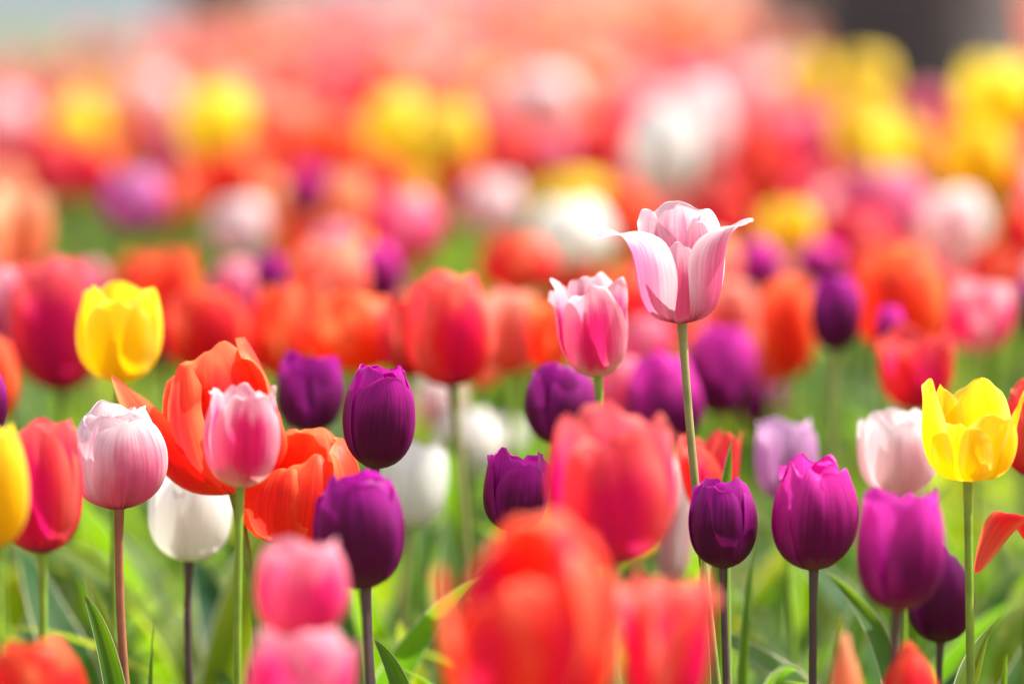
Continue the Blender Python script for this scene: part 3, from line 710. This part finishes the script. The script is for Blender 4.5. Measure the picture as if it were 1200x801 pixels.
# ------------------------------------------------------------------ the crowded rows further back: copies of a few tulips
FILL = {}
frng = np.random.default_rng(77)
def fill_proto(kind, n):
    """a tulip with its foot at the origin; copied by copy_tulip"""
    style = ['cup', 'goblet', 'open'][n % 3]
    R, H, h = .0275, .064, .46
    V, F, U = head_mesh(style, kind, 900 + n * 7 + hash_kind[kind], False)
    V = V * np.array((R, R, H)); 
    hm = mesh_from('flower_head', V, F, U, mats=(PM[kind],))
    sm = mesh_from('stem', *stem_geo([(0, 0, -.01), (.004, 0, .15), (-.004, .003, .3), (0, 0, h - H + .004)], .0034, .0024, 8, 8), mats=(SM['green'],))
    return hm, sm, h - H
hash_kind = {k: i * 31 for i, k in enumerate(PM)}
KN = {'red': 'red', 'rosered': 'rosy red', 'mauve': 'mauve', 'orange': 'orange-red', 'salmon': 'salmon', 'peach': 'apricot', 'rose': 'pink', 'hotpink': 'bright pink', 'whitepink': 'blush white',
      'white': 'white', 'yellow': 'yellow', 'lemon': 'yellow', 'purple': 'dark purple', 'magenta': 'magenta', 'lilac': 'lilac'}
GREEN = [(95, 275, 62), (150, 300, 48), (545, 300, 40), (530, 330, 40), (1160, 430, 60), (1000, 440, 60)]
BRIGHT = [(m[0], (m[1] + m[2]) / 2, m[5]) for m in MID if m[4] in ('yellow', 'white', 'whitepink', 'lilac') and m[5] > 1.4]
KEY = [(p[0], p[1], p[2]) for p in mid_pts] + [(799, 320, 1.0)]
WEIGHTS = [('red', .08), ('rosered', .16), ('orange', .17), ('salmon', .20), ('peach', .07), ('rose', .17), ('hotpink', .03), ('whitepink', .05), ('white', .02), ('yellow', .04), ('purple', .02), ('magenta', .02), ('lilac', .01)]
kinds = [k for k, _ in WEIGHTS]; pw = np.array([x for _, x in WEIGHTS]); pw /= pw.sum()
LM = [(248,143,'the round golden yellow tulip'), (495,155,'the bright yellow pair'), (800,165,'the large cream-white tulips'), (1030,140,'the yellow group by the thick trunk'),
      (632,115,'the far pale blush tulip'), (90,150,'the faint amber tulip'), (668,270,'the cream-white tulip'), (154,235,'the mauve-pink tulip'), (278,266,'the cream tulip'),
      (470,265,'the rosy pink tulip'), (1122,262,'the whitish pink tulip'), (1020,250,'the coral-pink tulip'), (576,240,'the greyish white tulip'), (1166,112,'the yellow tulip past the trunk'),
      (384,325,'the salmon-pink rounded tulip'), (180,110,'the far blush tulip near the lawn'), (700,95,'the pale apricot tulip'), (950,92,'the dull golden tulip')]
fill_placed = []
protos = {}
tries = 0
while len(fill_placed) < 170 and tries < 20000:
    tries += 1
    d = 1.24 + 1.10 * frng.random() ** .8
    h = frng.uniform(.41, .52)
    px = frng.uniform(-30, 1230)
    y = d * D * math.cos(PITCH)
    x = (px - 600) * MM * d
    if y > edge_y(x) - .1: continue
    sx, sy, sd = proj((x, y, h - .03))
    if sy > 410 or sy < -30: continue
    r = .03 / MM / sd
    if abs(sx - 1081) < 125 and sy - r < 92: continue
    if any((sx - gx_) ** 2 + (sy - gy_) ** 2 < (gr + r) ** 2 for gx_, gy_, gr in GREEN): continue
    if any(abs(sx - kx) < r + 36 and abs(sy - ky) < r + 34 and sd < kd + .3 for kx, ky, kd in BRIGHT): continue
    if any(abs(sx - kx) < r + 8 and abs(sy - ky) < r + 8 and sd < kd + .1 for kx, ky, kd in KEY): continue
    if any((x - q[0]) ** 2 + (y - q[1]) ** 2 < (.085) ** 2 for q in fill_placed): continue
    kind = kinds[frng.choice(len(kinds), p=pw)]
    fill_placed.append((x, y, h, kind, sx, sy, sd))
for i, (x, y, h, kind, sx, sy, sd) in enumerate(fill_placed):
    n = int(frng.integers(3)); key = (kind, n)
    if key not in protos: protos[key] = fill_proto(kind, n)
    hm, sm, zb = protos[key]
    root = bpy.data.objects.new('tulip', None); COL.objects.link(root); root.location = (x, y, 0)
    root.rotation_euler = (0, 0, frng.uniform(0, 6.28))
    s = h / .46; sw = frng.uniform(.9, 1.15)
    ho = link('flower_head', hm, root, (0, 0, zb * s), (frng.uniform(-.1, .1), frng.uniform(-.1, .1), 0)); ho.scale = (sw, sw, frng.uniform(.9, 1.1))
    so = link('stem', sm, root); so.scale = (1, 1, s)
    for j in range(3):
        lo = link('leaf', LEAVES[frng.integers(len(LEAVES))], root, (0, 0, 0), (0, 0, j * 2.1 + frng.uniform(-.4, .4)))
    lx, ly, ln = min(LM, key=lambda q: (q[0] - sx) ** 2 + (q[1] - sy) ** 2)
    dx, dy = sx - lx, sy - ly
    if abs(dx) > abs(dy) * 2: w_ = 'right of' if dx > 0 else 'left of'
    elif abs(dy) > abs(dx) * 2: w_ = 'below' if dy > 0 else 'above'
    else: w_ = ('below and ' if dy > 0 else 'above and ') + ('right of' if dx > 0 else 'left of')
    near = 'just' if math.hypot(dx, dy) < 60 else 'farther'
    root['label'] = f'blurred {KN[kind]} tulip {near} {w_} {ln}'
    root['category'] = 'tulip'; root['group'] = f'blurred {KN[kind]} tulips in the rows behind'
    

# ------------------------------------------------------------------ beyond what one can tell apart: the far and outer tulips as one mass
def low_tulip(rng, kind):
    R, H = .027 * rng.uniform(.9, 1.15), .062 * rng.uniform(.9, 1.1)
    V, F, U = cat_parts(head_parts(['cup', 'goblet', 'open'][rng.integers(3)], rng, 5, 7))
    return V * np.array((R, R, H)), F, U
mrng = np.random.default_rng(9)
mats = [PM[k] for k in kinds] + [SM['green'], M_LEAF]
protoL = {k: [low_tulip(mrng, k) for _ in range(3)] for k in kinds}
stemL = stem_geo([(0, 0, 0), (.003, 0, .2), (0, 0, .41)], .004, .003, 5, 4)
leafL = [random_leaf(mrng, 0, .27, mrng.uniform(.3, .7)) for _ in range(4)]
leafL = [(leaf_geo(mrng, [(0,0,0),(.01,0,.12),(.05*q,0,.24),(.09*q,0,.28)], .018, .5, .1, .4, 3, 7, face=(-1, 0, .3))) for q in (1, 1.4, .5, 1.8)]
def rotz(V, a):
    c, s = math.cos(a), math.sin(a)
    return V @ np.array([[c, s, 0], [-s, c, 0], [0, 0, 1]])
def mass(name, spots, label, cat):
    Vs, Fs, Us, Ms, off = [], [], [], [], 0
    for x, y, h, ki, a in spots:
        P = protoL[kinds[ki]][mrng.integers(3)]
        items = [(rotz(P[0], a) + (x, y, h - .062), P[1], P[2], ki),
                 (stemL[0] * (1, 1, (h - .058) / .41) + (x, y, 0), stemL[1], stemL[2], len(kinds))]
        for q in range(2):
            L = leafL[mrng.integers(4)]
            items.append((rotz(L[0], a + q * 3 + mrng.uniform(-.5, .5)) + (x, y, 0), L[1], L[2], len(kinds) + 1))
        for v, f, u, m in items:
            Vs.append(v); Fs.append(f + off); Us.append(u); Ms.append(np.full(len(f), m)); off += len(v)
    o = link(name, mesh_from(name, np.concatenate(Vs), np.concatenate(Fs), np.concatenate(Us), mats, np.concatenate(Ms)))
    o['kind'] = 'stuff'; o['label'] = label; o['category'] = cat
    return o
FARW = dict(WEIGHTS); FARW.update(salmon=.40, peach=.36, rose=.06, rosered=.06, whitepink=.08, purple=.0, magenta=.0, white=.0, red=.05)
pf = np.array([FARW[k] for k in kinds]); pf /= pf.sum()
spots = []
for _ in range(13000):
    x, y = mrng.uniform(-3.2, 3.2), mrng.uniform(2.0, 15.3)
    if y > edge_y(x) - .08: continue
    half = 600 * MM * (y / D) * 1.06
    inside = abs(x) < half
    if inside and y / D < 2.2: continue
    if not inside and y < 7.9 and abs(x) < half + .16: continue
    if inside and (abs(proj((x, y, .43))[0] - 1081) < 135 or (abs(proj((x, y, .43))[0] - 925) < 60 and y / D > 2.85)): continue
    if not inside and mrng.random() < .25: continue
    if (x - (1081 - 600) * MM * 2.62) ** 2 + (y - 9.43) ** 2 < .25 ** 2: continue
    if inside and (x - (925 - 600) * MM * 3.0) ** 2 + (y - 10.8) ** 2 < .3 ** 2: continue
    if mrng.random() > (.95 if y > 7.9 else .6): continue
    spots.append((x, y, mrng.uniform(.41, .49), mrng.choice(len(kinds), p=pf if y / D > 2.6 else pw), mrng.uniform(0, 6.28)))
mass('far_tulips', spots, 'dense salmon and orange mass of far-off tulips at the end of the bed', 'tulips')

# low leaves covering the soil between the plants
Vs, Fs, Us, Ms, off = [], [], [], [], 0
for _ in range(1700):
    y = mrng.uniform(3.8, 11.0); half = 600 * MM * (y / D) * 1.25
    x = mrng.uniform(-half, half)
    if y > edge_y(x) - .1: continue
    if math.sin(x * 9 + 2 * math.sin(y * 3)) * math.sin(y * 4.1 + x * 2) < mrng.uniform(-.9, .15): continue
    az = mrng.uniform(0, 6.28)
    V, F, U = random_leaf(mrng, az, mrng.uniform(.18, .37), mrng.uniform(.2, 1.0), mrng.uniform(.014, .028))
    m = int(mrng.choice(3, p=(.36, .46, .18)))
    Vs.append(V + (x, y, 0)); Fs.append(F + off); Us.append(U); Ms.append(np.full(len(F), m)); off += len(V)
lo = link('tulip_foliage', mesh_from('tulip_foliage', np.concatenate(Vs), np.concatenate(Fs), np.concatenate(Us), (M_LEAF, M_LEAFY, M_LEAFD), np.concatenate(Ms)))
lo['kind'] = 'stuff'; lo['label'] = 'thick bright green tulip leaves covering the soil between the stems'; lo['category'] = 'foliage'
for o in list(sc.objects):
    if '_k' in o: del o['_k']
